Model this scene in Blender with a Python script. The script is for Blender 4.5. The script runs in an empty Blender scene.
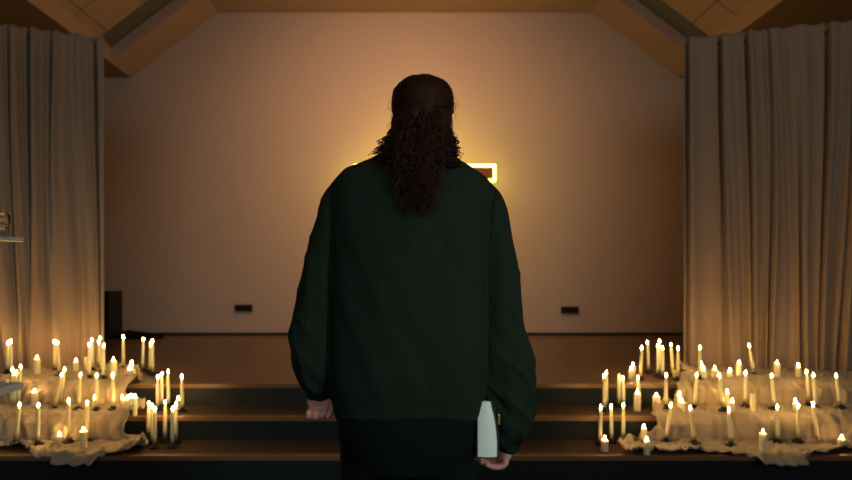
import bpy, bmesh, math, random
from mathutils import Vector, Matrix, noise
from mathutils.bvhtree import BVHTree
PI = math.pi
random.seed(7)
S = bpy.context.scene
C = S.collection

# ------------------------------------------------------------------ camera
F, CX, CY, CH = 585.0, 405.0, 280.0, 1.285          # focal length and principal point in pixels, camera height
def at(px, py, Y):                                   # a point of the photo at distance Y
    return Vector(((px - CX) * Y / F, Y, CH - (py - CY) * Y / F))
cd = bpy.data.cameras.new('camera'); cam = bpy.data.objects.new('camera', cd); C.objects.link(cam)
cam.location = (0, 0, CH); cam.rotation_euler = (PI / 2, 0, 0)
cd.sensor_width = 36; cd.lens = F / 852 * 36
cd.shift_x = (426 - CX) / 852; cd.shift_y = (CY - 240) / 852
cd.clip_start = 0.05
cd.dof.use_dof = True; cd.dof.focus_distance = 1.55; cd.dof.aperture_fstop = 3.0
S.camera = cam
S.view_settings.view_transform = 'Standard'; S.view_settings.look = 'None'
S.view_settings.gamma = 1; S.view_settings.use_curve_mapping = False
S.view_settings.exposure = 0.0

# ------------------------------------------------------------------ materials
def mat(name, col, rough=.7, spec=.3, bump=None, sss=None, noise_col=None, metallic=0, trans=0, coat=0, sheen=0):
    m = bpy.data.materials.new(name); m.use_nodes = True
    nt = m.node_tree; b = nt.nodes['Principled BSDF']
    b.inputs['Base Color'].default_value = (*col, 1)
    b.inputs['Roughness'].default_value = rough
    b.inputs['Specular IOR Level'].default_value = spec
    b.inputs['Metallic'].default_value = metallic
    b.inputs['Transmission Weight'].default_value = trans
    b.inputs['Sheen Weight'].default_value = sheen
    if sss:
        b.inputs['Subsurface Weight'].default_value = sss[0]
        b.inputs['Subsurface Radius'].default_value = sss[1]
        b.inputs['Subsurface Scale'].default_value = sss[2]
    tc = nt.nodes.new('ShaderNodeTexCoord')
    if bump:
        n = nt.nodes.new('ShaderNodeTexNoise'); n.inputs['Scale'].default_value = bump[0]; n.inputs['Detail'].default_value = 6
        nt.links.new(tc.outputs['Object'], n.inputs['Vector'])
        bp = nt.nodes.new('ShaderNodeBump'); bp.inputs['Strength'].default_value = bump[1]; bp.inputs['Distance'].default_value = bump[2]
        nt.links.new(n.outputs['Fac'], bp.inputs['Height']); nt.links.new(bp.outputs['Normal'], b.inputs['Normal'])
    if noise_col:
        n = nt.nodes.new('ShaderNodeTexNoise'); n.inputs['Scale'].default_value = noise_col[0]; n.inputs['Detail'].default_value = 5
        nt.links.new(tc.outputs['Object'], n.inputs['Vector'])
        r = nt.nodes.new('ShaderNodeMix'); r.data_type = 'RGBA'
        r.inputs['A'].default_value = (*col, 1); r.inputs['B'].default_value = (*noise_col[1], 1)
        nt.links.new(n.outputs['Fac'], r.inputs['Factor']); nt.links.new(r.outputs['Result'], b.inputs['Base Color'])
    return m
def emit(name, col, s):
    m = bpy.data.materials.new(name); m.use_nodes = True; nt = m.node_tree; nt.nodes.clear()
    e = nt.nodes.new('ShaderNodeEmission'); o = nt.nodes.new('ShaderNodeOutputMaterial')
    e.inputs[0].default_value = (*col, 1); e.inputs[1].default_value = s
    nt.links.new(e.outputs[0], o.inputs[0]); return m

M = {}
M['wall'] = mat('plaster', (.61, .48, .40), .85, .2, (60, .15, .01), noise_col=(1.2, (.58, .45, .38)))
M['beam'] = mat('beam_paint', (.58, .39, .31), .75, .3, (40, .1, .01))
M['soffit'] = mat('soffit_board', (.34, .22, .14), .8, .2)
M['grille'] = mat('grey_slot', (.17, .165, .165), .6, .3)
M['stage'] = mat('stage_boards', (.17, .085, .038), .33, .5, (30, .1, .01), noise_col=(5, (.16, .08, .036)))
M['tread'] = mat('step_carpet', (.11, .068, .045), .8, .2, (200, .4, .01), noise_col=(30, (.08, .05, .035)))
M['nosing_lit'] = mat('step_nosing_lit', (.24, .115, .055), .5, .4)  # paler than the treads, to paint in their lit edge
M['riser'] = mat('riser_board', (.014, .018, .020), .7, .3, (100, .2, .01))
M['floor'] = mat('hall_carpet', (.05, .045, .045), .9, .2, (150, .4, .01))
M['curtain'] = mat('cream_curtain', (.42, .30, .22), .9, .15, (220, .12, .004), sheen=.2)
M['cloth'] = mat('cream_cloth', (.52, .41, .28), .9, .15, (260, .15, .003), sheen=.2)
M['wax'] = mat('wax', (.97, .88, .60), .5, .3, sss=(.6, (1.0, .7, .35), .012))
M['wick'] = mat('wick', (.02, .015, .01), .9)
M['iron'] = mat('black_iron', (.012, .012, .012), .5, .4)
M['flame'] = emit('flame', (1, .59, .18), 155)
M['neon'] = emit('neon', (.95, .80, .07), 23)
M['crossface'] = mat('cross_face', (.30, .09, .05), .6, .3)
M['black'] = mat('black_plastic', (.012, .012, .013), .5, .4)
M['blackcloth'] = mat('black_cloth', (.01, .01, .012), .9, .2)
M['trousers'] = mat('dark_trousers', (.004, .0055, .007), .9, .08, (300, .3, .002))
M['shoe'] = mat('shoe_leather', (.015, .012, .01), .4, .5)
M['skin'] = mat('skin', (.46, .22, .17), .55, .4, (120, .1, .002), sss=(.2, (1, .3, .15), .01))
M['hair'] = mat('hair', (.028, .0085, .004), .55, .12)
M['eye'] = mat('eye_white', (.5, .46, .42), .2, .5)
M['iris'] = mat('iris', (.05, .03, .02), .2, .5)
M['page'] = mat('book_pages', (.82, .84, .78), .8, .2)
M['cover'] = mat('book_cover', (.010, .012, .022), .45, .5)
M['gold_metal'] = mat('gold_metal', (.9, .5, .12), .3, .5, metallic=.8)
M['acrylic'] = mat('pale_acrylic', (.62, .55, .56), .25, .5)
M['glass'] = mat('clear_glass', (.9, .9, .9), .05, .5, trans=1)
M['glass'].node_tree.nodes['Principled BSDF'].inputs['IOR'].default_value = 1.12
M['brass'] = mat('brass', (.5, .3, .12), .35, .5, metallic=1)

# page lines on the book block
nt = M['page'].node_tree
tc = nt.nodes.new('ShaderNodeTexCoord'); w = nt.nodes.new('ShaderNodeTexWave'); w.bands_direction = 'X'; w.inputs['Scale'].default_value = 160; w.inputs['Distortion'].default_value = 1.5
nt.links.new(tc.outputs['Object'], w.inputs['Vector'])
bp = nt.nodes.new('ShaderNodeBump'); bp.inputs['Strength'].default_value = .5; bp.inputs['Distance'].default_value = .002
nt.links.new(w.outputs['Fac'], bp.inputs['Height']); nt.links.new(bp.outputs['Normal'], nt.nodes['Principled BSDF'].inputs['Normal'])

# ceiling boards with seams
def seam_mat():
    m = mat('ceiling_boards', (.62, .45, .34), .8, .2)
    nt = m.node_tree; b = nt.nodes['Principled BSDF']
    tc = nt.nodes.new('ShaderNodeTexCoord'); br = nt.nodes.new('ShaderNodeTexBrick')
    br.offset = 0; br.inputs['Scale'].default_value = 1; br.inputs['Mortar Size'].default_value = .006
    br.inputs['Brick Width'].default_value = .62; br.inputs['Row Height'].default_value = .62
    br.inputs['Color1'].default_value = (.58, .39, .31, 1); br.inputs['Color2'].default_value = (.54, .37, .295, 1); br.inputs['Mortar'].default_value = (.12, .08, .06, 1)
    nt.links.new(tc.outputs['UV'], br.inputs['Vector']); nt.links.new(br.outputs['Color'], b.inputs['Base Color'])
    return m
M['ceil'] = seam_mat()

# knitted rib
def knit():
    m = mat('ribbed_knit', (.030, .048, .036), .9, .12)
    nt = m.node_tree; b = nt.nodes['Principled BSDF']
    at_ = nt.nodes.new('ShaderNodeAttribute'); at_.attribute_name = 'rib'
    mu = nt.nodes.new('ShaderNodeMath'); mu.operation = 'MULTIPLY'; mu.inputs[1].default_value = 2 * PI
    si = nt.nodes.new('ShaderNodeMath'); si.operation = 'SINE'
    nt.links.new(at_.outputs['Fac'], mu.inputs[0]); nt.links.new(mu.outputs[0], si.inputs[0])
    bp = nt.nodes.new('ShaderNodeBump'); bp.inputs['Strength'].default_value = 1; bp.inputs['Distance'].default_value = .0006
    nt.links.new(si.outputs[0], bp.inputs['Height']); nt.links.new(bp.outputs['Normal'], b.inputs['Normal'])
    mr = nt.nodes.new('ShaderNodeMapRange'); mr.inputs['From Min'].default_value = -1
    nt.links.new(si.outputs[0], mr.inputs['Value'])
    mx = nt.nodes.new('ShaderNodeMix'); mx.data_type = 'RGBA'
    mx.inputs['A'].default_value = (.009, .0145, .009, 1); mx.inputs['B'].default_value = (.015, .0235, .0155, 1)
    nt.links.new(mr.outputs['Result'], mx.inputs['Factor']); nt.links.new(mx.outputs['Result'], b.inputs['Base Color'])
    return m
M['knit'] = knit()

# ------------------------------------------------------------------ helpers
def link_mesh(name, me, m, parent=None, smooth=False):
    o = bpy.data.objects.new(name, me); C.objects.link(o)
    if m: me.materials.append(m)
    if smooth:
        me.polygons.foreach_set('use_smooth', [True] * len(me.polygons))
    if parent: o.parent = parent
    return o
def obj(name, bm, m, parent=None, smooth=False, bevel=0):
    if bevel:
        bmesh.ops.bevel(bm, geom=[e for e in bm.edges], offset=bevel, segments=2, profile=.6, affect='EDGES')
    bmesh.ops.recalc_face_normals(bm, faces=bm.faces)
    me = bpy.data.meshes.new(name); bm.to_mesh(me); bm.free()
    return link_mesh(name, me, m, parent, smooth)
def tag(o, label=None, cat=None, group=None, kind=None):
    if label: o['label'] = label
    if cat: o['category'] = cat
    if group: o['group'] = group
    if kind: o['kind'] = kind
    return o
def empty(name, loc, label, cat, group=None):
    o = bpy.data.objects.new(name, None); C.objects.link(o); o.location = loc; o.empty_display_size = .1
    return tag(o, label, cat, group)
def box(bm, x0, x1, y0, y1, z0, z1):
    vs = [bm.verts.new((x, y, z)) for x in (x0, x1) for y in (y0, y1) for z in (z0, z1)]
    for f in ((0, 1, 3, 2), (4, 6, 7, 5), (0, 4, 5, 1), (2, 3, 7, 6), (0, 2, 6, 4), (1, 5, 7, 3)):
        bm.faces.new([vs[i] for i in f])
    return bm
def nbox(*a): return box(bmesh.new(), *a)
def prism(bm, prof, y0, y1):                          # profile of (x, z) extruded along y
    a = [bm.verts.new((x, y0, z)) for x, z in prof]; b = [bm.verts.new((x, y1, z)) for x, z in prof]
    n = len(prof); bm.faces.new(a); bm.faces.new(b[::-1])
    for i in range(n): bm.faces.new((a[i], b[i], b[(i + 1) % n], a[(i + 1) % n]))
    return bm
def lathe(bm, prof, seg=16, loc=(0, 0, 0)):
    rings = []
    for r, z in prof:
        if r < 1e-6: rings.append([bm.verts.new((loc[0], loc[1], loc[2] + z))])
        else: rings.append([bm.verts.new((loc[0] + r * math.cos(2 * PI * i / seg), loc[1] + r * math.sin(2 * PI * i / seg), loc[2] + z)) for i in range(seg)])
    for a, b in zip(rings, rings[1:]):
        for i in range(seg):
            j = (i + 1) % seg
            if len(a) == 1 and len(b) == 1: continue
            if len(a) == 1: bm.faces.new((a[0], b[j], b[i]))
            elif len(b) == 1: bm.faces.new((a[i], a[j], b[0]))
            else: bm.faces.new((a[i], a[j], b[j], b[i]))
    return bm
def catmull(pts, n):
    out = []; k = len(pts)
    for i in range(k - 1):
        p0, p1, p2, p3 = pts[max(i - 1, 0)], pts[i], pts[i + 1], pts[min(i + 2, k - 1)]
        for j in range(n):
            t = j / n
            out.append([.5 * ((2 * b) + (-a + c) * t + (2 * a - 5 * b + 4 * c - d) * t * t + (-a + 3 * b - 3 * c + d) * t ** 3) for a, b, c, d in zip(p0, p1, p2, p3)])
    out.append(list(pts[-1])); return out
def tube(bm, pts, seg=12, n=4, flat=1.0, up=Vector((0, 1, 0))):    # pts (x, y, z, r) closed tube, flat squashes along up
    P = catmull(pts, n) if n > 1 else [list(p) for p in pts]
    rings = []
    for i, p in enumerate(P):
        a = Vector(P[max(i - 1, 0)][:3]); b = Vector(P[min(i + 1, len(P) - 1)][:3]); d = (b - a).normalized()
        s = d.cross(up)
        s = s.normalized() if s.length > 1e-4 else Vector((1, 0, 0)); t = s.cross(d)
        rings.append([bm.verts.new(Vector(p[:3]) + s * p[3] * math.cos(2 * PI * k / seg) + t * p[3] * flat * math.sin(2 * PI * k / seg)) for k in range(seg)])
    for a, b in zip(rings, rings[1:]):
        for k in range(seg): bm.faces.new((a[k], a[(k + 1) % seg], b[(k + 1) % seg], b[k]))
    bm.faces.new(rings[0][::-1]); bm.faces.new(rings[-1])
def loft(bm, secs, seg=40, n=3, p=2.3):               # secs (z, cx, cy, a, b) horizontal superellipses
    P = catmull(secs, n) if n > 1 else secs
    rings = []
    for z, cx, cy, a, b in P:
        r = []
        for k in range(seg):
            t = 2 * PI * k / seg; c, s = math.cos(t), math.sin(t)
            r.append(bm.verts.new((cx + a * math.copysign(abs(c) ** (2 / p), c), cy + b * math.copysign(abs(s) ** (2 / p), s), z)))
        rings.append(r)
    for a, b in zip(rings, rings[1:]):
        for k in range(seg): bm.faces.new((a[k], a[(k + 1) % seg], b[(k + 1) % seg], b[k]))
    bm.faces.new(rings[0][::-1]); bm.faces.new(rings[-1])
def ellip(bm, c, r, seg=20, rot=None):
    mt = Matrix.Translation(c) @ (rot or Matrix.Identity(4)) @ Matrix.Diagonal((*r, 1))
    bmesh.ops.create_uvsphere(bm, u_segments=seg, v_segments=seg // 2 + 2, radius=1, matrix=mt)
def fuse(bm, voxel, smooth_it=6, fac=.5):             # one continuous skin from overlapping closed shapes
    bmesh.ops.recalc_face_normals(bm, faces=bm.faces)
    me = bpy.data.meshes.new('tmp'); bm.to_mesh(me); bm.free()
    o = bpy.data.objects.new('tmp', me); C.objects.link(o)
    r = o.modifiers.new('r', 'REMESH'); r.mode = 'VOXEL'; r.voxel_size = voxel
    s = o.modifiers.new('s', 'SMOOTH'); s.factor = fac; s.iterations = smooth_it
    dg = bpy.context.evaluated_depsgraph_get(); dg.update()
    out = bpy.data.meshes.new_from_object(o.evaluated_get(dg))
    bpy.data.objects.remove(o); bpy.data.meshes.remove(me)
    return out

# ------------------------------------------------------------------ the setting
SZ, R, T, Y0 = .495, .165, .36, 4.44                   # stage height, riser, tread, stage front
WY, X1, X2, Z1, Z2 = 8.4, 3.93, 2.69, 4.19, 5.13       # back wall; eave and knee of the portal beam
def struct(name, bm, m, **k):
    return tag(obj(name, bm, m, **k), kind='structure')
struct('floor', nbox(-7, 7, -4, Y0, -.1, 0), M['floor'])
# steps: dark risers, brown treads, lit edge painted as a paler nosing
bm = bmesh.new()
box(bm, -7, 7, Y0 - 2 * T + .02, WY, 0, SZ - 2 * R - .03)
box(bm, -7, 7, Y0 - T + .02, WY, SZ - 2 * R - .03, SZ - R - .03)
box(bm, -7, 7, Y0 + .02, WY, SZ - R - .03, SZ - .03)
steps = struct('floor_step_risers', bm, M['riser'])
bm = bmesh.new()
box(bm, -7, 7, Y0 - 2 * T, Y0 - T + .03, SZ - 2 * R - .03, SZ - 2 * R)
box(bm, -7, 7, Y0 - T, Y0 + .03, SZ - R - .03, SZ - R)
struct('floor_step_treads', bm, M['tread'])
for k_, nm in ((1, 'floor_nosing_lit_1'), (2, 'floor_nosing_lit_2')):
    struct(nm, nbox(-7, 7, Y0 - k_ * T - .004, Y0 - k_ * T + .045, SZ - k_ * R - .028, SZ - k_ * R + .0015), M['nosing_lit'], bevel=.001)
struct('floor_stage', nbox(-7, 7, Y0, WY, SZ - .03, SZ), M['stage'])
struct('wall_back', nbox(-7, 7, WY, WY + .15, 0, 5.6), M['wall'])
struct('wall_left', nbox(-7.15, -7, -4, WY, 0, 5.6), M['wall'])
struct('wall_right', nbox(7, 7.15, -4, WY, 0, 5.6), M['wall'])
struct('baseboard_back', nbox(-7, 7, WY - .02, WY, SZ, SZ + .035), M['riser'])
# boarded ceiling: slopes and flat top, seams run in the boards
ceilz = .21
me = bpy.data.meshes.new('ceiling'); bm = bmesh.new(); uvl = bm.loops.layers.uv.new('UVMap')
prof = [(-X1, Z1 + ceilz), (-X2, Z2 + ceilz), (X2, Z2 + ceilz), (X1, Z1 + ceilz)]
L = 0; us = [-.13]
for a, b in zip(prof, prof[1:]): L += math.dist(a, b); us.append(L - .13)
for i in range(3):
    (xa, za), (xb, zb) = prof[i], prof[i + 1]
    f = bm.faces.new([bm.verts.new(p) for p in ((xa, -4, za), (xb, -4, zb), (xb, WY, zb), (xa, WY, za))])
    for l, uv in zip(f.loops, ((us[i], -4.1), (us[i + 1], -4.1), (us[i + 1], WY - .1), (us[i], WY - .1))): l[uvl].uv = uv
bm.to_mesh(me); bm.free(); o = link_mesh('ceiling', me, M['ceil'])
tag(o, kind='structure'); sm = o.modifiers.new('t', 'SOLIDIFY'); sm.thickness = .1; sm.offset = 1
for sgn, nm in ((-1, 'ceiling_aisle_left'), (1, 'ceiling_aisle_right')):
    a, b = sorted((sgn * X1, sgn * 7.0))
    struct(nm, nbox(a, b, -4, WY, Z1, Z1 + .3), M['soffit'])
# long fascia along each eave, its inner face painted like the beam
for sgn, nm in ((-1, 'trim_1'), (1, 'trim_2')):
    a, b = sorted((sgn * X1, sgn * (X1 - .012)))
    struct(nm, nbox(a, b, -4, WY - .6, Z1, Z1 + ceilz + .03), M['beam'])
# portal beam in front of the back wall
bm = bmesh.new()
low = [(-X1, Z1), (-X2, Z2), (X2, Z2), (X1, Z1)]
for (a, b) in zip(low, low[1:]):
    prism(bm, [a, b, (b[0], b[1] + ceilz + .02), (a[0], a[1] + ceilz + .02)], WY - .6, WY)
struct('ceiling_beam', bm, M['beam'])
# grey slot strips on the ceiling in front of the beam
bm = bmesh.new()
for s in (-1, 1):
    dx, dz = .012, -.02
    prism(bm, [(s * (X1 - .02), Z1 + ceilz - .004), (s * X2, Z2 + ceilz - .02), (s * X2, Z2 + ceilz), (s * (X1 - .02), Z1 + ceilz + .016)], WY - .6 - .28, WY - .6 - .001)
struct('trim_3', bm, M['grille'])

# ------------------------------------------------------------------ neon cross
crx = (424.8 - CX) * 7.82 / F
cz = CH - (173 - CY) * 7.82 / F
cross = empty('neon_cross', (crx, WY - .58, cz), 'glowing cross outlined in warm yellow light high on the wall behind the person', 'cross')
hw, arm, top, bot = .099, .935, .82, 1.45
outline = [(-hw, -bot), (hw, -bot), (hw, -hw), (arm, -hw), (arm, hw), (hw, hw), (hw, top), (-hw, top), (-hw, hw), (-arm, hw), (-arm, -hw), (-hw, -hw)]
bm = bmesh.new()
box(bm, -.072, .072, 0, .05, -bot + .03, top - .03); box(bm, -arm + .03, -.0721, 0, .05, -.072, .072); box(bm, .0721, arm - .03, 0, .05, -.072, .072)
obj('face_panel', bm, M['crossface'], cross)
bm = bmesh.new()
bm.free()
for z in (-1.2, 0, .6): obj('wall_bracket', nbox(-.02, .02, .05, .579, z - .02, z + .02), M['black'], cross)
bm = bmesh.new()
for i in range(12):
    a, b = outline[i], outline[(i + 1) % 12]
    ax, az = a; bx, bz = b
    if i == 4 - 0 - 0: pass
    d = Vector((bx - ax, 0, bz - az)); n_ = d.normalized()
    tube(bm, [(ax - n_.x * .008, .01, az - n_.z * .008, .0145), (bx + n_.x * .008, .01, bz + n_.z * .008, .0145)], seg=8, n=1)
obj('neon_tube', bm, M['neon'], cross)

# ------------------------------------------------------------------ wall boxes, loudspeaker
for (px, py, lab) in ((243.5, 308, 'small dark socket box low on the back wall beside the empty hand'), (570, 310, 'small dark socket box low on the back wall beside the sleeve that carries the book')):
    p = at(px, py, WY - .03)
    e = empty('wall_socket', p, lab, 'socket', None)
    bm = nbox(-.125, .125, -.012, .029, -.048, .048)
    obj('cover_plate', bm, M['black'], e, bevel=.006)
    for k in (-.075, 0, .075):
        bm = bmesh.new(); lathe(bm, [(0, 0), (.026, 0), (.028, .006), (0, .006)], 16)
        o = obj('socket_insert', bm, M['blackcloth'], e); o.rotation_euler = (PI / 2, 0, 0); o.location = (k, -.011, 0)
p = at(111, 335, 7.9)
sp = empty('loudspeaker', (-4.12, 7.9, SZ), 'tall black loudspeaker cabinet standing at the edge of the cream curtain', 'speaker')
hs = at(118, 291, 7.9).z - SZ
obj('cabinet', nbox(-.19, .21, -.17, .2, 0, hs), M['black'], sp, bevel=.012)
obj('grille', nbox(-.17, .19, -.185, -.171, .04, hs - .04), M['blackcloth'], sp, bevel=.004)
bm = bmesh.new()
tube(bm, [(-.1, 0, hs + .0, .012), (-.1, 0, hs + .05, .012), (.02, 0, hs + .05, .012), (.02, 0, hs, .012)], seg=8, n=3)
obj('handle', bm, M['black'], sp, smooth=True)
bm = bmesh.new()
for i, (x, h) in enumerate(((-.2, .07), (-.08, .06), (.05, .05), (.16, .03))): ellip(bm, Vector((x, 0, h * .55)), (.13, .16, h), 16)
me = fuse(bm, .02, 3)
o = link_mesh('folded_bag', me, M['blackcloth'], smooth=True); o.location = (-3.56, 7.95, SZ + .002)
tag(o, 'low black folded bag lying on the stage floor against the loudspeaker', 'bag')

# ------------------------------------------------------------------ curtains
def curtain(name, per, xa, ya, xb, yb, z0, z1, seed, label, m=M['curtain'], pulls=()):
    nx, nz = 420, 90
    d = Vector((xb - xa, yb - ya)); Lc = d.length; dn = d.normalized(); nn = Vector((dn.y, -dn.x))   # towards the camera
    if nn.y > 0: nn = -nn
    verts = []; faces = []
    for j in range(nz + 1):
        v = j / nz; z = z0 + (z1 - z0) * v
        for i in range(nx + 1):
            u = i / nx * Lc
            uu = u
            for (pu, s_) in pulls:                      # folds drawn together towards the hem
                w_ = math.exp(-((u - pu) / .22) ** 2) * (1 - v) ** 2.5 * s_
                uu += (u - pu) * w_
            wob = .11 * noise.noise(Vector((uu * 1.6, z * .22, seed))) + .035 * noise.noise(Vector((uu * 5, z * .35, seed + 9)))
            ph = 2 * PI * (uu + wob) / per
            ph2 = 2 * PI * (uu + wob * 2.1) / (per * .43)
            amp = (.042 + .03 * noise.noise(Vector((uu * 2.2, z * .3, seed + 4)))) * (.75 + .5 * (1 - v))
            gv = max(0, math.sin(ph + .6)) ** 11 * max(0, .65 + noise.noise(Vector((uu * 3, z * .25, seed + 6))) * 1.4)
            f = amp * (.8 * math.sin(ph) + .22 * math.sin(ph2 + 1.1)) - .21 * gv
            f *= 1 - .6 * max(0, v - .9) / .1
            f += .02 * noise.noise(Vector((uu * 1.2, z * .5, seed + 2)))
            f += .006 * noise.noise(Vector((uu * 9, z * 2.0, seed + 3)))
            edge = min(u, Lc - u)
            verts.append((xa + dn.x * u + nn.x * f, ya + dn.y * u + nn.y * f, z + (.006 * math.sin(ph) if j == nz else 0)))
    for j in range(nz):
        for i in range(nx):
            a = j * (nx + 1) + i; faces.append((a, a + 1, a + nx + 2, a + nx + 1))
    me = bpy.data.meshes.new(name); me.from_pydata(verts, [], faces)
    root = empty(name, (0, 0, 0), label, 'curtain')
    o = link_mesh('drape', me, m, root, smooth=True)
    so = o.modifiers.new('t', 'SOLIDIFY'); so.thickness = .003; so.offset = 0
    # rail behind the heading, running on to the side wall
    bm = bmesh.new(); sx = math.copysign(7.0, xa)
    outer = (xa, ya) if abs(xa) > abs(xb) else (xb, yb); inner = (xb, yb) if abs(xa) > abs(xb) else (xa, ya)
    o2 = Vector(outer); i2 = Vector(inner); dd = (o2 - i2).normalized(); tt = (abs(sx) - abs(i2.x)) / abs(dd.x)
    e2 = i2 + dd * tt; bk = .06
    tube(bm, [(i2.x + dd.x * .03, i2.y + bk, z1 - .06, .014), (e2.x, e2.y + bk, z1 - .06, .014)], seg=8, n=1)
    obj('rail', bm, M['black'], root)
    return root
ztop = CH + 242 * 5.2 / F
curtain('stage_curtain', .15, -4.3, 4.52, -2.675, 5.2, SZ + .004, ztop, 3.3, 'floor-length cream curtain hanging behind the candles next to the black loudspeaker', pulls=((1.15, .6),))
curtain('stage_curtain', .21, 2.478, 5.2, 4.4, 4.63, SZ + .004, ztop, 8.1, 'floor-length cream curtain hanging behind candles on the side where the book is held', pulls=((.62, 1.1), (1.0, 1.0)))

# ------------------------------------------------------------------ cloth runners down the steps
Ya, Yb = Y0 - 2 * T, Y0 - T
prof = [(Ya - .028, SZ - 2 * R - .20), (Ya - .022, SZ - 2 * R - .02), (Ya + .012, SZ - 2 * R + .006), (Yb - .035, SZ - 2 * R + .006), (Yb - .02, SZ - 2 * R + .02),
        (Yb - .016, SZ - R - .02), (Yb + .012, SZ - R + .006), (Y0 - .035, SZ - R + .006), (Y0 - .02, SZ - R + .02), (Y0 - .016, SZ - .02), (Y0 + .012, SZ + .006), (Y0 + .86, SZ + .006)]
cum = [0]
for a, b in zip(prof, prof[1:]): cum.append(cum[-1] + math.dist(a, b))
def prof_at(s):
    s = min(max(s, 0), cum[-1] - 1e-6)
    for i in range(len(cum) - 1):
        if s <= cum[i + 1]:
            t = (s - cum[i]) / (cum[i + 1] - cum[i]); a, b = prof[i], prof[i + 1]
            p = Vector((a[0] + (b[0] - a[0]) * t, a[1] + (b[1] - a[1]) * t)); d = Vector((b[0] - a[0], b[1] - a[1])).normalized()
            return p, Vector((-d.y, d.x)), i
def interp(tab, x):
    if x <= tab[0][0]: return tab[0][1]
    for (a, va), (b, vb) in zip(tab, tab[1:]):
        if x <= b: 
            t = (x - a) / (b - a); t = t * t * (3 - 2 * t); return va + (vb - va) * t
    return tab[-1][1]
def runner(xo, edge, hem, seed, label):
    """xo outer end; edge: inner x along the profile; hem: where the front hem lies for each x"""
    nu, nv = 330, 150
    verts = []; faces = []
    for j in range(nv + 1):
        v = j / nv
        for i in range(nu + 1):
            u = i / nu
            sc = .17 + v * (cum[-1] - .17)
            xe = interp(edge, sc) + .035 * noise.noise(Vector((sc * 9, seed, 0))) + .015 * noise.noise(Vector((sc * 25, seed, 3)))
            x = xo + (xe - xo) * u
            s0 = interp(hem, x) + .03 * noise.noise(Vector((x * 5, seed, 7))) + .015 * noise.noise(Vector((x * 14, seed, 8)))
            s = s0 + v * (cum[-1] - s0)
            p, nrm, seg = prof_at(s)
            flat = abs(nrm.y)                            # 1 on treads, 0 on risers
            e = math.exp(-(1 - u) * abs(xe - xo) / .12)    # near the inner edge
            h = math.exp(-v / .04)
            q = Vector((x * 7 + 1.5 * noise.noise(Vector((x * 2, s * 3, seed))), s * 2.2, seed))
            fold = 1 - abs(noise.noise(q)) * 2
            fold = max(0, fold) ** 3 * .5 + 1.1 * abs(math.sin(PI * (x / .105 + 1.3 * noise.noise(Vector((x * 3, s * 1.6, seed + 20)))))) ** .7 * (.55 + .9 * max(0, noise.noise(Vector((x * 2, s, seed + 21)))))
            q2 = Vector((x * 5 + 2 * noise.noise(Vector((x * 3, s * 4, seed + 1))), s * 9 + 2 * noise.noise(Vector((x * 4, s * 2, seed + 5))), seed + 2))
            f2 = max(0, 1 - abs(noise.noise(q2)) * 2.6) ** 2
            swag = .5 + .5 * noise.noise(Vector((x * 4, s * 1.0, seed + 6)))
            am = .016 + .045 * (1 - flat) + .03 * e + .02 * h
            f3 = max(0, 1 - abs(noise.noise(Vector((x * 11 + 3 * noise.noise(Vector((x * 4, s * 6, seed))), s * 16, seed + 12)))) * 3) ** 2
            d = .003 + .024 * f3 * flat + am * (fold * (1 - .6 * flat) + f2 * .55 * flat + swag * .5 * (1 - flat)) + .03 * e * f2
            verts.append((x, p.x - abs(nrm.x) * d, p.y + abs(nrm.y) * d))
    for j in range(nv):
        for i in range(nu):
            a = j * (nu + 1) + i; faces.append((a, a + 1, a + nu + 2, a + nu + 1))
    me = bpy.data.meshes.new('cloth_runner'); me.from_pydata(verts, [], faces)
    bvh = BVHTree.FromPolygons(verts, faces)
    o = link_mesh('cloth_runner', me, M['cloth'], smooth=True)
    so = o.modifiers.new('t', 'SOLIDIFY'); so.thickness = .004; so.offset = 0
    tag(o, label, 'cloth'); return bvh
s_t2 = cum[2]; s_r2 = (cum[4] + cum[5]) / 2; s_t1 = (cum[6] + cum[7]) / 2; s_r1 = (cum[8] + cum[9]) / 2; s_s = cum[10]
bvhL = runner(-4.5, [(s_t2, -1.70), (cum[3], -1.80), (s_r2, -1.90), (s_t1, -1.90), (s_r1, -2.07), (s_s + .1, -2.05), (s_s + .3, -2.15), (cum[-1], -2.50)],
              [(-4.5, s_t2 + .15), (-2.55, s_t2 + .14), (-2.3, .18), (-1.98, .17), (-1.85, s_t2 - .02), (-1.7, s_t2 + .05)], 1.7,
              'cream cloth draped over the steps under the candles on the empty-hand side')
bvhR = runner(4.5, [(s_t2, 1.40), (cum[3], 1.60), (s_r2, 1.70), (s_t1, 1.85), (s_r1, 2.02), (s_s + .1, 2.16), (s_s + .35, 2.30), (cum[-1], 2.45)],
              [(1.3, s_t2 + .03), (2.0, s_t2 + .015), (2.1, s_t2 - .01), (2.25, .17), (2.45, .175), (2.62, s_t2), (2.95, s_t2 + .1), (4.5, s_t2 + .15)], 6.2,
              'cream cloth draped over the steps under the candles on the book side')

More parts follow.
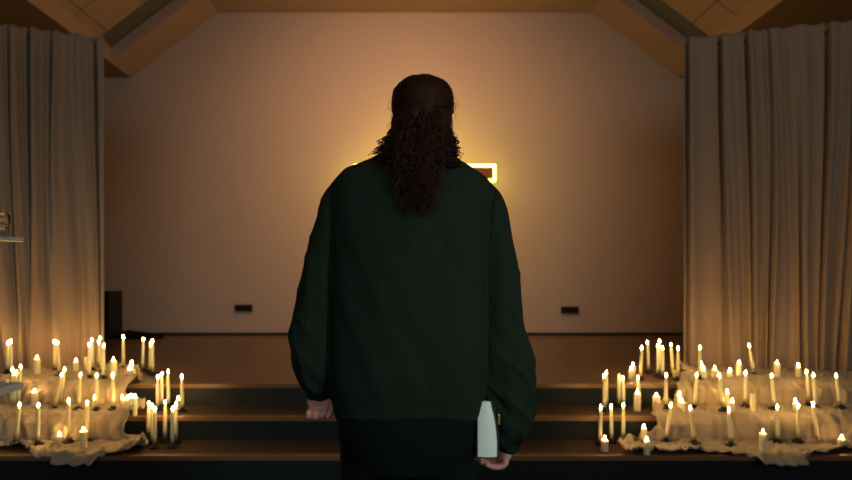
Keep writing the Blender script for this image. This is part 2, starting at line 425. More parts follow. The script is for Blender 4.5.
# ------------------------------------------------------------------ candles
def m_of(bm, name, m, smooth=True):
    bmesh.ops.recalc_face_normals(bm, faces=bm.faces)
    me = bpy.data.meshes.new(name); bm.to_mesh(me); bm.free(); me.materials.append(m)
    if smooth: me.polygons.foreach_set('use_smooth', [True] * len(me.polygons))
    return me
ME = {}
ME['taper'] = m_of(lathe(bmesh.new(), [(0, 0), (.0125, 0), (.0122, .3), (.0112, .7), (.0100, .93), (.0085, .975), (.005, .995), (0, 1)], 14), 'taper_wax', M['wax'])
ME['pillar'] = m_of(lathe(bmesh.new(), [(0, 0), (.96, 0), (1, .02), (1, .94), (.97, .985), (.9, 1), (.82, .985), (.72, .95), (.4, .94), (0, .94)], 20), 'pillar_wax', M['wax'])
ME['wick'] = m_of(lathe(bmesh.new(), [(0, 0), (.0014, 0), (.0012, .014), (0, .015)], 6), 'wick', M['wick'])
ME['flame'] = m_of(lathe(bmesh.new(), [(0, 0), (.0042, .003), (.0062, .009), (.0054, .015), (.0028, .023), (0, .029)], 7), 'flame', M['flame'])
bm = bmesh.new()
lathe(bm, [(0, 0), (.030, 0), (.033, .003), (.034, .008), (.031, .009), (.027, .005), (.016, .005), (.0155, .022), (.0135, .022), (.013, .004), (0, .004)], 18)
ME['holder'] = m_of(bm, 'holder', M['iron'])
def new(name, me, parent, loc=(0, 0, 0), scale=(1, 1, 1)):
    o = bpy.data.objects.new(name, me); C.objects.link(o); o.parent = parent; o.location = loc; o.scale = scale; return o
LEVEL = {'s': SZ, 'm': SZ - R, 'b': SZ - 2 * R}
# side, level, covered by cloth, kind, flame x, flame y, base x, base y, width, lit
K = []
def t(side, lev, cov, fx, fy, bx, by, lit=1): K.append((side, lev, cov, 't', fx, fy, bx, by, 0, lit))
def p(side, lev, cov, fx, fy, by, w_, lit=1): K.append((side, lev, cov, 'p', fx, fy, fx, by, w_, lit))
# ---- empty-hand side
for a in ((7.9, 342.5, 7.2, 373), (10.8, 341, 11, 375), (54.6, 341.5, 55, 371), (57.3, 342.4, 59.5, 376), (89.3, 344.5, 89.5, 377), (91.8, 339.5, 92.8, 372),
          (100, 337.5, 98, 369), (98.8, 341.5, 102, 373), (103.7, 345, 103.2, 378), (123.2, 336.7, 123.8, 367)): t('L', 's', 1, *a)
for a in ((143.2, 338.7, 143, 369), (152.6, 340.2, 153, 375), (150.6, 343.6, 149.8, 373)): t('L', 's', 0, *a)
for a in ((37, 357, 373, 7.5), (75.9, 359.5, 372, 7), (113.3, 358.7, 376, 8), (131.7, 362, 374, 6), (129.4, 368, 378, 6.5)): p('L', 's', 1, *a)
p('L', 's', 1, 87, 355, 371, 5.5, 0)
for a in ((12.4, 369, 11.5, 404), (16.2, 372, 14, 406), (20.6, 366.5, 18, 401), (61.7, 374, 54.6, 408.5), (64.5, 369, 60.6, 402), (80.5, 374, 78.2, 409.5), (96.7, 374.8, 96.8, 410), (112.8, 375, 113, 410.5)): t('L', 'm', 1, *a)
for a in ((34.7, 390, 408, 8), (95, 397, 408, 6), (122.5, 397, 411, 6), (127.6, 397.2, 412, 5.5), (130.6, 395, 409, 5.5), (134.9, 395, 411, 6)): p('L', 'm', 1, *a)
for a in ((157.8, 376, 157.6, 410), (162, 373.3, 161.6, 408), (168, 371.2, 168.2, 406), (181.7, 376.3, 182.5, 411)): t('L', 'm', 0, *a)
p('L', 'm', 0, 178.4, 397.6, 409, 6)
for a in ((19.7, 404.4, 15.8, 443), (38.5, 404.4, 37.5, 444.5), (68.8, 400.2, 68.3, 442), (87.3, 402, 87.2, 442)): t('L', 'b', 1, *a)
for a in ((59.5, 433.3, 443, 6), (83.5, 428.6, 447.5, 8.5)): p('L', 'b', 1, *a)
for a in ((148.8, 402.5, 148.2, 443), (152.2, 405.3, 152.4, 444.5), (155, 408, 154.6, 448), (165.3, 401.6, 165, 442), (175.8, 404.4, 176.2, 443), (172.6, 407.8, 172, 447.5)): t('L', 'b', 0, *a)
# ---- book side
for a in ((641.8, 347.5, 640.4, 379.6), (647.3, 342, 648.6, 373), (659.6, 340.8, 660, 373.2), (657.8, 345.3, 658, 376.8), (662.6, 347.2, 662.9, 378.2), (670.9, 344, 672.9, 376), (678, 347.8, 677.8, 380)): t('R', 's', 0, *a)
for a in ((633, 363.8, 377, 6.5), (631, 368, 379, 6.5)): p('R', 's', 0, *a)
p('R', 's', 0, 675, 368, 378.5, 6, 0)
for a in ((700, 347, 699.8, 379), (749.2, 345.2, 754, 375.5)): t('R', 's', 1, *a)
for a in ((701.2, 362, 375.5, 6), (703.4, 368.2, 378.5, 7.5), (714.7, 367.4, 377, 7.5), (729.9, 369.7, 378, 6.5), (739, 361.7, 376.5, 6.5), (776.9, 361.6, 377, 7.5), (798.2, 364.9, 377, 6.5)): p('R', 's', 1, *a)
for a in ((606.4, 372.3, 606.4, 407), (604, 375.2, 604.5, 411), (623.1, 377.4, 623.4, 408), (637.8, 377.4, 639.5, 407)): t('R', 'm', 0, *a)
t('R', 'm', 0, 618.9, 372.6, 619.2, 406, 0)
p('R', 'm', 0, 637.3, 391.2, 411, 8)
for a in ((666.1, 374.5, 665.8, 408.5), (696.8, 374.4, 694.6, 409.5), (719.4, 374.7, 724, 411.5), (745.6, 372.6, 745.3, 408), (771.6, 375, 774.3, 409.5), (806.5, 371.4, 808.6, 406), (813.3, 374.4, 816, 409.5), (835.9, 374.7, 840.7, 409)): t('R', 'm', 1, *a)
for a in ((656.3, 394, 412, 8.5), (679.4, 393.4, 409, 6.5), (681.8, 400, 412.5, 7.5), (727.1, 390.8, 408, 6), (732.1, 400, 411.5, 6.5), (795.1, 400.5, 410, 6.5)): p('R', 'm', 1, *a)
p('R', 'm', 1, 752.9, 391.5, 412, 6.5, 0)
for a in ((600.9, 407.2, 600.2, 445), (611.1, 406, 611.6, 442.5), (623.5, 405, 623, 441)): t('R', 'b', 0, *a)
p('R', 'b', 0, 604.7, 437.4, 451, 8.5)
for a in ((670.9, 405, 665.8, 441.5), (690.2, 407, 695, 444.5), (728.8, 409, 731.2, 446), (777.3, 406.4, 777.8, 442.5), (798, 405.2, 798.5, 441), (813, 403.5, 818.5, 441)): t('R', 'b', 1, *a)
for a in ((643.9, 425.7, 443, 7), (646.6, 438.4, 451, 8), (763, 430.7, 452, 8.5), (841.9, 436.5, 449, 9.5)): p('R', 'b', 1, *a)

ORD = 'first second third fourth fifth sixth seventh eighth ninth tenth eleventh twelfth'.split()
grp = {}
for k in K: grp.setdefault((k[0], k[1], k[2], k[3], k[9]), []).append(k)
for g in grp.values(): g.sort(key=lambda k: abs(k[4] - 415))
LN = {'s': 'stage edge', 'm': 'upper step', 'b': 'lower step'}
rnd = random.Random(5)
for k in K:
    side, lev, cov, typ, fx, fy, bx, by, w_, lit = k
    g = grp[(side, lev, cov, typ, lit)]
    z = LEVEL[lev]; bvh = bvhL if side == 'L' else bvhR
    for _ in range(3):
        Y = F * (CH - z) / (by - CY); X = (bx - CX) * Y / F
        hs_ = []
        for dx, dy in ((0, 0), (.028, 0), (-.028, 0), (0, -.028), (0, .02)):
            h = bvh.ray_cast(Vector((X + dx, Y + dy, LEVEL[lev] + .055)), Vector((0, 0, -1)), .2)
            if h[0] is not None and h[0].z > LEVEL[lev] - .02: hs_.append(h[0].z)
        z = LEVEL[lev]
        if hs_: hs_.sort(); z = max(hs_[0], hs_[-2] if len(hs_) > 2 else hs_[-1]) - .001
    lo = {'s': Y0 + .035, 'm': Yb + .035, 'b': Ya + .035}[lev]; hi = {'s': 5.05, 'm': Y0 - (.09 if cov else .045), 'b': Yb - (.105 if cov else .045)}[lev]
    Y = min(max(Y, lo), hi); X = (bx - CX) * Y / F
    B = Vector((X, Y, z)); P = at(fx, fy, Y)           # middle of the flame
    d = P - B; Lh = d.length
    kindw = ('lit ' if lit else 'unlit ') + ('taper' if typ == 't' else 'pillar')
    n = g.index(k)
    where = ('cloth-covered ' if cov else 'bare ') + LN[lev]
    sidew = 'book side' if side == 'R' else 'empty-hand side'
    if len(g) > 1: lab = f"{kindw} candle on {where}, {sidew}, {ORD[n]} such out from the person"
    else: lab = f"only {kindw} candle on {where}, {sidew}"
    root = empty('taper_candle' if typ == 't' else 'pillar_candle', B, lab, 'candle',
                 ('taper' if typ == 't' else 'pillar') + ' candles on the ' + ('draped ' if cov else 'bare ') + LN[lev])
    root.rotation_euler = (0, math.atan2(d.x, d.z), rnd.uniform(0, 0)) 
    if typ == 't':
        hb = Lh - .020 if lit else Lh - .004
        new('wax_stick', ME['taper'], root, (0, 0, .004), (1, 1, hb - .004))
        new('candle_holder', ME['holder'], root, (0, 0, 0), (1.12, 1.12, 1.35))
    else:
        r = max(.017, (w_ - 1.6) * Y / F / 2); hb = max(.03, Lh - .016)
        new('wax_block', ME['pillar'], root, (0, 0, 0), (r, r, hb)); hb *= .945
    new('wick', ME['wick'], root, (0, 0, hb - .002))
    if lit:
        s_ = rnd.uniform(.9, 1.15)
        fl = new('flame', ME['flame'], root, (0, 0, hb + .004), (1, 1, s_))

# ------------------------------------------------------------------ white stand at the frame's edge
st = empty('shelf_stand', (-1.50, 1.62, 0), 'pale two-tier stand with thin flat shelves in front of the curtain, holding a small glass', 'stand')
zt = at(24, 240, 1.8).z; zl = at(24, 382, 1.8).z; xs = at(24, 240, 1.8).x
obj('top_shelf', nbox(-.33, xs + 1.50, -.16, .18, zt - .006, zt + .006), M['acrylic'], st, bevel=.003)
obj('lower_shelf', nbox(-.33, xs + 1.50, -.16, .18, zl - .022, zl), M['acrylic'], st, bevel=.004)
obj('bottom_tray', nbox(-.33, xs + 1.44, -.14, .16, zt - .035, zt - .029), M['acrylic'], st, bevel=.002)
bm = bmesh.new(); tube(bm, [(-.05, 0, .02, .02), (-.05, 0, zt - .002, .02)], seg=12, n=1); obj('post', bm, M['acrylic'], st, smooth=False)
bm = bmesh.new(); lathe(bm, [(0, 0), (.2, 0), (.2, .015), (.03, .03), (0, .03)], 24, (-.05, 0, 0)); obj('base', bm, M['acrylic'], st)
gx = at(2.5, 226, 1.7)
gl = empty('water_glass', (gx.x, 1.7, zt + .006), 'small clear glass with brass rim standing on the pale two-tier stand', 'glass')
gh = .062
bm = lathe(bmesh.new(), [(0, 0), (.017, 0), (.0185, .003), (.0195, gh), (.0188, gh), (.0178, .004), (0, .004)], 24); obj('tumbler', bm, M['glass'], gl, smooth=True)
bm = bmesh.new()
for zz in (.018, gh): lathe(bm, [(.0192, zz - .001), (.0208, zz - .001), (.0208, zz + .001), (.0192, zz + .001), (.0192, zz - .001)], 24)
obj('rim', bm, M['brass'], gl)

# ------------------------------------------------------------------ the person
PY = 1.54; KP = PY / F
def X(px): return (px - CX) * KP
def Z(py): return CH - (py - CY) * KP
person = empty('person', (X(408), PY, 0), 'person seen from behind in a ribbed green sweater, long curly hair, holding a book', 'person')
PO = Vector((X(408), PY, 0))
def L_(v): return Vector(v) - PO

def finger(bm, base, dirs, lens, r0, r1, seg=8):
    p = Vector(base); pts = [(p.x, p.y, p.z, r0)]
    for i, (d, l) in enumerate(zip(dirs, lens)):
        p = p + Vector(d).normalized() * l; pts.append((p.x, p.y, p.z, r0 + (r1 - r0) * (i + 1) / len(lens)))
    tube(bm, pts, seg=seg, n=2, up=Vector((.3, .9, .2)))
    ellip(bm, p, (r1, r1, r1), 8)

bm = bmesh.new()
# head, facing +y
hx, hy = X(422), PY + .005
def sec(py, xl, xr, cy, b): return (Z(py), (X(xl) + X(xr)) / 2, cy, (X(xr) - X(xl)) / 2, b)
loft(bm, [(1.585, hx, hy + .055, .030, .030), (1.60, hx, hy + .035, .050, .058), (1.63, hx, hy + .012, .063, .083), (1.68, hx, hy + .005, .071, .094), (1.72, hx, hy, .075, .098),
          (1.76, hx, hy - .003, .071, .090), (1.79, hx, hy - .003, .055, .068), (1.805, hx, hy - .003, .028, .035)], 28, 3, 2.1)
tube(bm, [(hx - .01, hy - .02, 1.50, .062), (hx, hy - .01, 1.58, .054), (hx, hy, 1.65, .055)], 20, 3)          # neck
tube(bm, [(hx, hy + .09, 1.718, .006), (hx, hy + .108, 1.69, .009), (hx, hy + .120, 1.668, .012), (hx, hy + .100, 1.660, .010)], 10, 3)  # nose
ellip(bm, Vector((hx, hy + .093, 1.632)), (.023, .010, .006), 12); ellip(bm, Vector((hx, hy + .091, 1.623)), (.020, .010, .006), 12)   # lips
ellip(bm, Vector((hx, hy + .088, 1.727)), (.045, .008, .007), 14)                                      # brow
for s in (-1, 1):
    ellip(bm, Vector((hx + s * .074, hy - .002, 1.69)), (.009, .018, .031), 14)                       # ears
# trunk under the sweater
loft(bm, [(Z(425), X(406), PY, .155, .10), (Z(380), X(407), PY, .145, .095), (Z(300), X(409), PY, .15, .10), (Z(220), X(414), PY, .165, .105), (Z(190), X(417), PY, .16, .085), (Z(172), X(419), PY, .10, .06)], 28, 3)
# arms: (px, py, y, r)
armL = [(358, 190, PY, .045), (338, 240, PY - .005, .042), (322, 310, PY - .01, .038), (318, 360, PY + .00, .033), (318, 392, PY + .02, .026), (318, 402, PY + .025, .025)]
armR = [(482, 194, PY, .045), (494, 250, PY, .042), (502, 320, PY, .038), (506, 385, PY + .01, .032), (508, 430, PY + .02, .026), (509, 450, PY + .03, .025)]
for arm_ in (armL, armR): tube(bm, [(X(a), y, Z(b), r) for a, b, y, r in arm_], 14, 3)
# empty hand: palm hangs down, fingers loosely curled back under it, knuckles seen from behind
hc = Vector((X(318.5), PY + .020, Z(405)))
ellip(bm, hc + Vector((0, .002, .004)), (.036, .019, .030), 16)
for i, dx in enumerate((-.027, -.0095, .009, .026)):
    b = hc + Vector((dx, .008, -.016)); o_ = (.001, .0, -.002, -.001)[i]; ll = (.92, 1.0, .98, .82)[i]
    finger(bm, b, [(dx * 2, -.35, -1), (0, -1, -.1), (0, -.1, 1)], [.017 * ll, .021 * ll, .016 * ll], .0088, .0072)
finger(bm, hc + Vector((.026, .0, .012)), [(.5, -.8, -.5), (-.1, -.7, -.9), (-.5, -.4, -.9)], [.020, .020, .018], .0105, .008)
# book hand: reaches down past the cuff and curls under the book
hr = Vector((X(508), PY + .035, Z(457)))
rot = Matrix.Rotation(.35, 4, 'Y')
ellip(bm, hr + Vector((-.002, 0, .002)), (.019, .036, .030), 16, rot)
for i, dy in enumerate((-.030, -.010, .010, .028)):
    b = hr + Vector((-.003, dy, -.012)); ll = (.84, 1, 1, .9)[i]
    finger(bm, b, [(-.55, 0, -.8), (-1, -.05, -.06), (-1, 0, .35)], [.020 * ll, .030 * ll, .022 * ll], .0092, .0075)
finger(bm, hr + Vector((-.006, .034, .006)), [(-.3, .7, .1), (-.5, .5, .5), (-.2, .1, 1)], [.020, .020, .018], .011, .0085)
# legs inside the trousers, ankles into shoes
for s, xx in ((-1, 377), (1, 438)):
    tube(bm, [(X(xx) - s * .0, PY, .90, .085), (X(xx), PY, .70, .075), (X(xx), PY + .01, .48, .055), (X(xx), PY, .30, .052), (X(xx), PY - .01, .07, .036)], 16, 3)
    tube(bm, [(X(xx), PY - .05, .045, .032), (X(xx), PY + .04, .04, .034), (X(xx) + s * .01, PY + .14, .03, .026)], 12, 3)
bmesh.ops.translate(bm, verts=bm.verts, vec=-PO)
me = fuse(bm, .0042, 3, .4)
body = link_mesh('body', me, M['skin'], person, smooth=True)
for s in (-1, 1):
    bm = bmesh.new(); ellip(bm, L_((hx + s * .031, hy + .080, 1.705)), (.012, .010, .0075), 14); e = obj('eye', bm, M['eye'], person, smooth=True)
    bm = bmesh.new(); ellip(bm, L_((hx + s * .031, hy + .0885, 1.705)), (.0052, .0025, .0052), 10); obj('iris', bm, M['iris'], e, smooth=True)

# trousers and shoes
bm = bmesh.new()
loft(bm, [(.80, X(407), PY, .150, .115), (.86, X(407), PY, .180, .125), (.93, X(407), PY, .183, .125), (1.0, X(407), PY, .165, .11), (1.04, X(407), PY, .155, .105)], 32, 3)
for s, xx in ((-1, 374), (1, 441)):
    tube(bm, [(X(xx), PY, .93, .090), (X(xx), PY, .80, .0905), (X(xx), PY + .005, .62, .080), (X(xx), PY + .01, .48, .068), (X(xx), PY, .25, .062), (X(xx), PY - .005, .09, .056)], 22, 4)
bmesh.ops.translate(bm, verts=bm.verts, vec=-PO)
me = fuse(bm, .008, 5)
for v in me.vertices:
    n3 = Vector(v.normal); q = v.co
    v.co = q + n3 * .006 * noise.noise(Vector((q.x * 10, q.y * 10, q.z * 7)))
link_mesh('trousers', me, M['trousers'], person, smooth=True)
for s, xx in ((-1, 376), (1, 439)):
    bm = bmesh.new(); xx_ = X(xx)
    tube(bm, [(xx_, PY - .085, .045, .034), (xx_, PY - .04, .055, .045), (xx_, PY + .04, .05, .043), (xx_ + s * .01, PY + .13, .040, .045), (xx_ + s * .012, PY + .185, .032, .030)], 16, 3, up=Vector((0, 0, 1)))
    tube(bm, [(xx_, PY - .01, .06, .042), (xx_, PY - .01, .12, .044)], 16, 1)
    bmesh.ops.translate(bm, verts=bm.verts, vec=-PO); me = fuse(bm, .006, 5)
    for v in me.vertices: v.co.z = max(v.co.z, .012)
    sh = link_mesh('shoe', me, M['shoe'], person, smooth=True)
    bm = nbox(xx_ - .042, xx_ + .046, PY - .115, PY + .205, 0, .016); bmesh.ops.translate(bm, verts=bm.verts, vec=-PO); obj('sole', bm, M['black'], sh, bevel=.007)

# sweater
tor = [sec(421, 335, 479, PY, .124), sec(418, 334, 480, PY, .127), sec(410, 333, 482, PY, .130), sec(395, 329, 485, PY, .138), sec(370, 328, 487, PY - .002, .146), sec(330, 329, 487, PY - .004, .146), sec(270, 331, 488, PY - .004, .145),
       sec(225, 331, 491, PY - .004, .138), sec(200, 331, 494, PY - .003, .128), sec(188, 332, 492, PY, .118), sec(181, 334, 488, PY, .108), sec(175, 338, 482, PY, .097), sec(169, 345, 473, PY, .086), sec(164, 360, 462, PY, .074), sec(157, 376, 454, PY, .062)]
slL = [(353, 188, PY, 18), (344, 203, PY, 22), (333, 236, PY, 22), (325, 275, PY, 23), (318.5, 315, PY, 24), (315, 345, PY, 25), (315, 362, PY + .004, 25), (317, 377, PY + .01, 21.5), (318, 388, PY + .018, 16.5), (318, 394, PY + .022, 13), (318.5, 400, PY + .025, 12.5)]
slR = [(476, 193, PY, 17), (484, 209, PY, 22), (490, 238, PY, 22), (496, 275, PY, 23), (500, 315, PY, 24.5), (504, 350, PY, 26.5), (506, 380, PY, 28), (507, 405, PY + .004, 27), (508, 422, PY + .012, 24), (508, 434, PY + .018, 18), (508.5, 442, PY + .024, 12), (509, 450, PY + .028, 10)]
slL = [(X(a), y, Z(b), r * KP) for a, b, y, r in slL]; slR = [(X(a), y, Z(b), r * KP) for a, b, y, r in slR]
bm = bmesh.new()
loft(bm, tor, 56, 3, 2.35)
tube(bm, slL, 24, 4); tube(bm, slR, 24, 4)
me = fuse(bm, .0048, 7)
torP = catmull(tor, 6); pL = catmull(slL, 8); pR = catmull(slR, 8)
# arclength of the mean torso ellipse
A_, B_ = .20, .14; NT = 720; arc = [0]
for i in range(NT):
    t0, t1 = 2 * PI * i / NT, 2 * PI * (i + 1) / NT
    arc.append(arc[-1] + math.hypot(A_ * (math.cos(t1) - math.cos(t0)), B_ * (math.sin(t1) - math.sin(t0))))
NRT, NRS = 230, 78
rib = []; new_co = []
tz = [q[0] for q in torP]
import bisect
asc = list(tz) 
for v in me.vertices:
    c = v.co.copy(); nrm = Vector(v.normal)
    i = min(max(bisect.bisect_left(asc, c.z), 0), len(torP) - 1); q = torP[i]
    tv = (abs((c.x - q[1]) / q[3]) ** 2.35 + abs((c.y - q[2]) / q[4]) ** 2.35) ** (1 / 2.35)
    side = pL if c.x < X(410) else pR
    best = min(side, key=lambda w: ((c.x - w[0]) ** 2 + (c.y - w[1]) ** 2 + (c.z - w[2]) ** 2))
    dv = Vector((c.x - best[0], c.y - best[1], c.z - best[2])); sv = dv.length / best[3]
    if abs(sv - 1) < abs(tv - 1) * 1.0 or (tv > 1.12):
        th = math.atan2(dv.y, dv.x if side is pR else -dv.x)          # wrap lies on the inner side
        rib.append((th / (2 * PI)) * NRS)
        low = min(1, max(0, (1.30 - c.z) / .28))
        sd = 11 if side is pR else 23
        # slanting folds that pile up above the cuff, long ones from the armpit
        f = (noise.noise(Vector((dv.x * 9, dv.y * 9, c.z * 22 + dv.x * 26 + sd))) * .0075 * low
             + noise.noise(Vector((c.x * 30, c.y * 14, c.z * 5 + sd))) * .006)
        f += .006 * (max(0, 1 - abs(noise.noise(Vector((c.x * 16 + c.z * 9, c.y * 10, c.z * 6 + sd)))) * 4)) * (.4 + low)
    else:
        th = math.atan2((c.y - q[2]) / q[4], (c.x - q[1]) / q[3]) % (2 * PI)
        th = (th + 1.5 * PI) % (2 * PI)                                # wrap at the front
        th2 = (th - 1.5 * PI) % (2 * PI)
        a0 = arc[int(th2 / (2 * PI) * NT) % NT] / arc[-1]
        fr = th2 / (2 * PI) * NT; ii = int(fr) % NT; a0 = (arc[ii] + (arc[ii + 1] - arc[ii]) * (fr - int(fr))) / arc[-1]
        rib.append(((a0 - .25) % 1.0) * NRT)
        f = noise.noise(Vector((c.x * 11, c.y * 8, c.z * 2.6 + 4))) * .007 + noise.noise(Vector((c.x * 24 + c.z * 9, c.y * 12, c.z * 5))) * .004
        if c.z < Z(400): f += .003 * noise.noise(Vector((c.x * 26, c.y * 26, 3)))
    if c.z < Z(360) and c.y < PY and abs(c.x - X(407)) < .24:       # the hem rides up over the seat
        wz = min(1, (Z(360) - c.z) / (Z(420) - Z(360)) * -1)
        if not (abs(sv - 1) < abs(tv - 1) or tv > 1.12): c.z += wz * (PY - c.y) * 140 / F
    new_co.append(c + nrm * f - PO)
for v, c in zip(me.vertices, new_co): v.co = c
at_ = me.attributes.new('rib', 'FLOAT', 'POINT'); at_.data.foreach_set('value', rib)
sweater = link_mesh('sweater', me, M['knit'], person, smooth=True)

# hair: a fitted mass under many separate locks
def hsec(py, xl, xr, cy, b): return (Z(py), (X(xl) + X(xr)) / 2, cy, (X(xr) - X(xl)) / 2, b)
hb = [hsec(196, 408, 428, PY - .120, .008), hsec(188, 401, 434, PY - .118, .018), hsec(178, 396, 440, PY - .108, .028), hsec(166, 393, 444, PY - .090, .045), hsec(155, 392, 446, PY - .070, .058), hsec(145, 392, 448, PY - .052, .070), hsec(130, 392, 450, PY - .035, .085),
      hsec(115, 393, 452, PY - .012, .100), hsec(100, 393, 452, PY - .008, .104), hsec(92, 395, 450, PY - .008, .098), hsec(86, 401, 444, PY - .008, .078), hsec(82, 409, 435, PY - .008, .045), hsec(80.5, 417, 428, PY - .008, .02)]
bm = bmesh.new(); loft(bm, hb, 32, 3, 2.1)
bmesh.ops.translate(bm, verts=bm.verts, vec=-PO)
me = fuse(bm, .006, 3)
for v in me.vertices:
    q = v.co
    if q.y > .045 and q.z < 1.755: v.co.y = .045 + (q.y - .045) * .2     # leave the face free
    v.co += Vector(v.normal) * .005 * noise.noise(Vector((q.x * 40, q.y * 40, q.z * 30)))
hair = link_mesh('hair', me, M['hair'], person, smooth=True)
bm = bmesh.new()
rh = random.Random(11)
hbP = catmull(hb, 4); hbz = [q[0] for q in hbP]
def hull(z, th, k=1.0):
    i = min(bisect.bisect_left(hbz, z), len(hbP) - 1); q = hbP[i]; c, s = math.cos(th), math.sin(th)
    return Vector((q[1] + q[3] * k * c, q[2] + q[4] * k * s, z))
def lock(pts, r, seg=4):
    tube(bm, [(*p_, r * (1 - .6 * i / len(pts))) for i, p_ in enumerate(pts)], seg=seg, n=1, up=Vector((.2, 1, .1)))
# combed-back strands over the skull towards the tie
tie = Vector((X(420), PY - .118, Z(122)))
for i in range(330):
    z0 = rh.uniform(Z(112), Z(78)); th = rh.uniform(-PI, 0) if rh.random() < .75 else rh.choice([rh.uniform(0, .9), rh.uniform(PI - .9, PI)])
    pts = []
    n_ = 12; a = hull(z0, th, 1.02)
    kz = rh.uniform(0, 1)
    for j in range(n_):
        t_ = j / (n_ - 1); zz = z0 + (Z(rh.uniform(122, 124)) - z0) * t_ if False else z0 + (tie.z - z0) * t_ ** 1.2
        thh = th if th > 0 and th <= 1 else th
        base = -PI / 2
        if th > PI / 2: tgt = base + 2 * PI
        else: tgt = base
        tt = th + (tgt - th) * t_ ** .9
        p_ = hull(zz, tt, 1.015 + .02 * math.sin(t_ * PI) + .008 * math.sin(t_ * 9 + kz * 6))
        pts.append(p_ - PO)
    lock(pts, rh.uniform(.0014, .0026), 4)
# curls falling to the shoulders and down the back
def curl(start, end, bulge, rad, turns, r, n_=26):
    pts = []; ph = rh.uniform(0, 2 * PI); hand = rh.choice((-1, 1))
    for j in range(n_):
        t_ = j / (n_ - 1); c = start.lerp(end, t_) + bulge * math.sin(t_ * PI)
        w_ = rad * min(1, t_ * 3) * (1 + .3 * math.sin(t_ * 5 + ph))
        a = ph + hand * turns * 2 * PI * t_
        pts.append(c + Vector((math.cos(a) * w_, math.sin(a) * w_ * .8, math.sin(a * .5) * w_ * .3)) - PO)
    lock(pts, r, 5)
for i in range(620):
    zs = rh.uniform(Z(165), Z(112)); th = rh.uniform(-PI * 1.02, PI * .02)
    side = math.cos(th)
    if abs(side) > .6: zs = rh.uniform(Z(165), Z(130))
    s_ = hull(zs, th, .97)
    if abs(side) > .66:      # side curls over the shoulders
        ez = Z(rh.uniform(150, 181)); ex = X(421 + side * rh.uniform(26, 50)); ey = PY - rh.uniform(.0, .10)
        if side > 0: ex = X(421 + side * rh.uniform(20, 37))
        e_ = Vector((ex, ey, min(ez, zs - .03)))
        bl = Vector((side * rh.uniform(0, .012), -.01, 0))
    else:
        ez = Z(rh.uniform(172, 224)); k_ = (Z(165) - ez) / (Z(216) - Z(165))
        ex = X(417 + side * rh.uniform(10, 54) * (1 - .3 * abs(k_)))
        e_ = Vector((ex, PY - .135 - rh.uniform(.008, .035) + .04 * max(0, (ez - Z(185)) / (Z(165) - Z(185))), ez)); bl = Vector((0, -rh.uniform(.0, .03), 0))
    curl(s_, e_, bl, rh.uniform(.004, .011), rh.uniform(2, 5), rh.uniform(.0010, .0021))
# stray wisps
for i in range(60):
    th = rh.uniform(-PI, 0); zs = rh.uniform(Z(150), Z(80)); s_ = hull(zs, th, 1.0); o_ = (s_ - Vector((hx, hy, s_.z))).normalized()
    curl(s_, s_ + o_ * rh.uniform(.006, .018) + Vector((0, 0, -rh.uniform(.01, .05))), o_ * .006, .003, 1.5, .0006, 12)
obj('locks', bm, M['hair'], hair, smooth=True)

# book: pages face the camera, held from below
bk = empty('book', ((488 - CX) * 1.48 / F, 1.48 + .079, CH - (458 - CY) * 1.48 / F), 'thick dark-covered book with pale pages held upright against the thigh', 'book')
bz = (458 - 401) * 1.48 / F; x0, x1, x1t = -10 * 1.48 / F, 9.6 * 1.48 / F, 2.8 * 1.48 / F
def page_block():
    bm = bmesh.new(); N = 14; ra = []
    for j in range(N + 1):
        v = j / N; z = .002 + v * (bz - .004)
        xr = x1 + (x1t - x1) * v ** 2.2 + .0015 * math.sin(v * PI); xl = x0 + (.004 * max(0, v - .85) / .15 if v > .85 else 0)
        ra.append([bm.verts.new((xl + (xr - xl) * k / 6, y + (-.004 * math.sin(k / 6 * PI) if y < 0 else 0), z)) for y in (-.075, .075) for k in range(7)])
    for a, b in zip(ra, ra[1:]):
        for k in range(6):
            bm.faces.new((a[k], a[k + 1], b[k + 1], b[k])); bm.faces.new((a[7 + k], b[7 + k], b[8 + k], a[8 + k]))
        bm.faces.new((a[0], b[0], b[7], a[7])); bm.faces.new((a[6], a[13], b[13], b[6]))
    for r_ in (ra[0], ra[-1]):
        for k in range(6): bm.faces.new((r_[k], r_[k + 1], r_[8 + k], r_[7 + k]))
    return bm
obj('pages', page_block(), M['page'], bk)
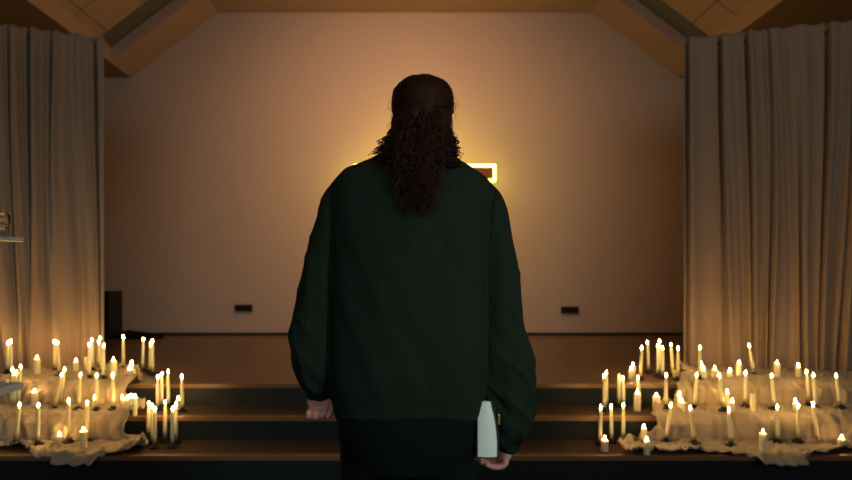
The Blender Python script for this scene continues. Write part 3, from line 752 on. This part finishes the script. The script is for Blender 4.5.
def cover(side):
    bm = bmesh.new(); N = 14; ra = []
    for j in range(N + 1):
        v = j / N; z = -.002 + v * (bz + .003)
        xr = (x1 + (x1t - x1) * v ** 2.2 + .0015 * math.sin(v * PI) + .0005) if side > 0 else x0 - .0005
        if side > 0: xr += .010 * v ** .7 * (1 - v) * 0
        ra.append([bm.verts.new((xr + dx * side, y, z)) for dx, y in ((0, -.079), (.0035, -.079), (.0035, .08), (0, .08))])
    for a, b in zip(ra, ra[1:]):
        for k in range(4): bm.faces.new((a[k], a[(k + 1) % 4], b[(k + 1) % 4], b[k]))
    bm.faces.new(ra[0]); bm.faces.new(ra[-1][::-1]); return bm
obj('cover', cover(1), M['cover'], bk); obj('cover', cover(-1), M['cover'], bk)
bm = nbox(x0 - .004, x1t + .004, .076, .082, 0, bz); obj('spine', bm, M['cover'], bk, bevel=.002)
gz = (458 - 421) * KP
bm = nbox(X(497.6) - X(488), X(499.4) - X(488), -.081, -.076, gz - .013, gz + .013); obj('gold_bar', bm, M['gold_metal'], bk, bevel=.0008)  # small gold-coloured bar at the cover's front edge

# ------------------------------------------------------------------ light
w = bpy.data.worlds.new('world'); S.world = w; w.use_nodes = True
w.node_tree.nodes['Background'].inputs[0].default_value = (.75, .9, .95, 1); w.node_tree.nodes['Background'].inputs[1].default_value = .03
def area(name, loc, target, size, energy, col):
    l = bpy.data.lights.new(name, 'AREA'); l.shape = 'RECTANGLE'; l.size, l.size_y = size; l.energy = energy; l.color = col
    o = bpy.data.objects.new(name, l); C.objects.link(o); o.location = loc
    o.rotation_euler = (Vector(target) - Vector(loc)).to_track_quat('-Z', 'Y').to_euler(); return o
rl = area('rear_key_light', (2.5, -1.3, 2.3), (.05, 1.5, 1.1), (.7, .9), 3.2, (.80, 1.0, .93)); rl.data.spread = math.radians(42)  # unseen cool source behind the camera, narrowed onto the person
area('wall_fill_light', (0, 4.6, 5.1), (0, 8.4, 2.9), (2.0, .4), 31, (1, .54, .32)).data.spread = math.radians(92)  # added warm fill out of view, brightens the back wall
area('hall_fill_light', (.9, -3.6, 3.1), (0, 6, 2.0), (5, 1.8), 34, (.88, .97, .93)).data.spread = math.radians(110)  # added broad cool fill behind the camera, lifts the curtain tops
S.cycles.max_bounces = 8; S.cycles.diffuse_bounces = 4
S.cycles.sample_clamp_indirect = 4
S.cycles.caustics_reflective = False; S.cycles.caustics_refractive = False
S.cycles.use_denoising = True
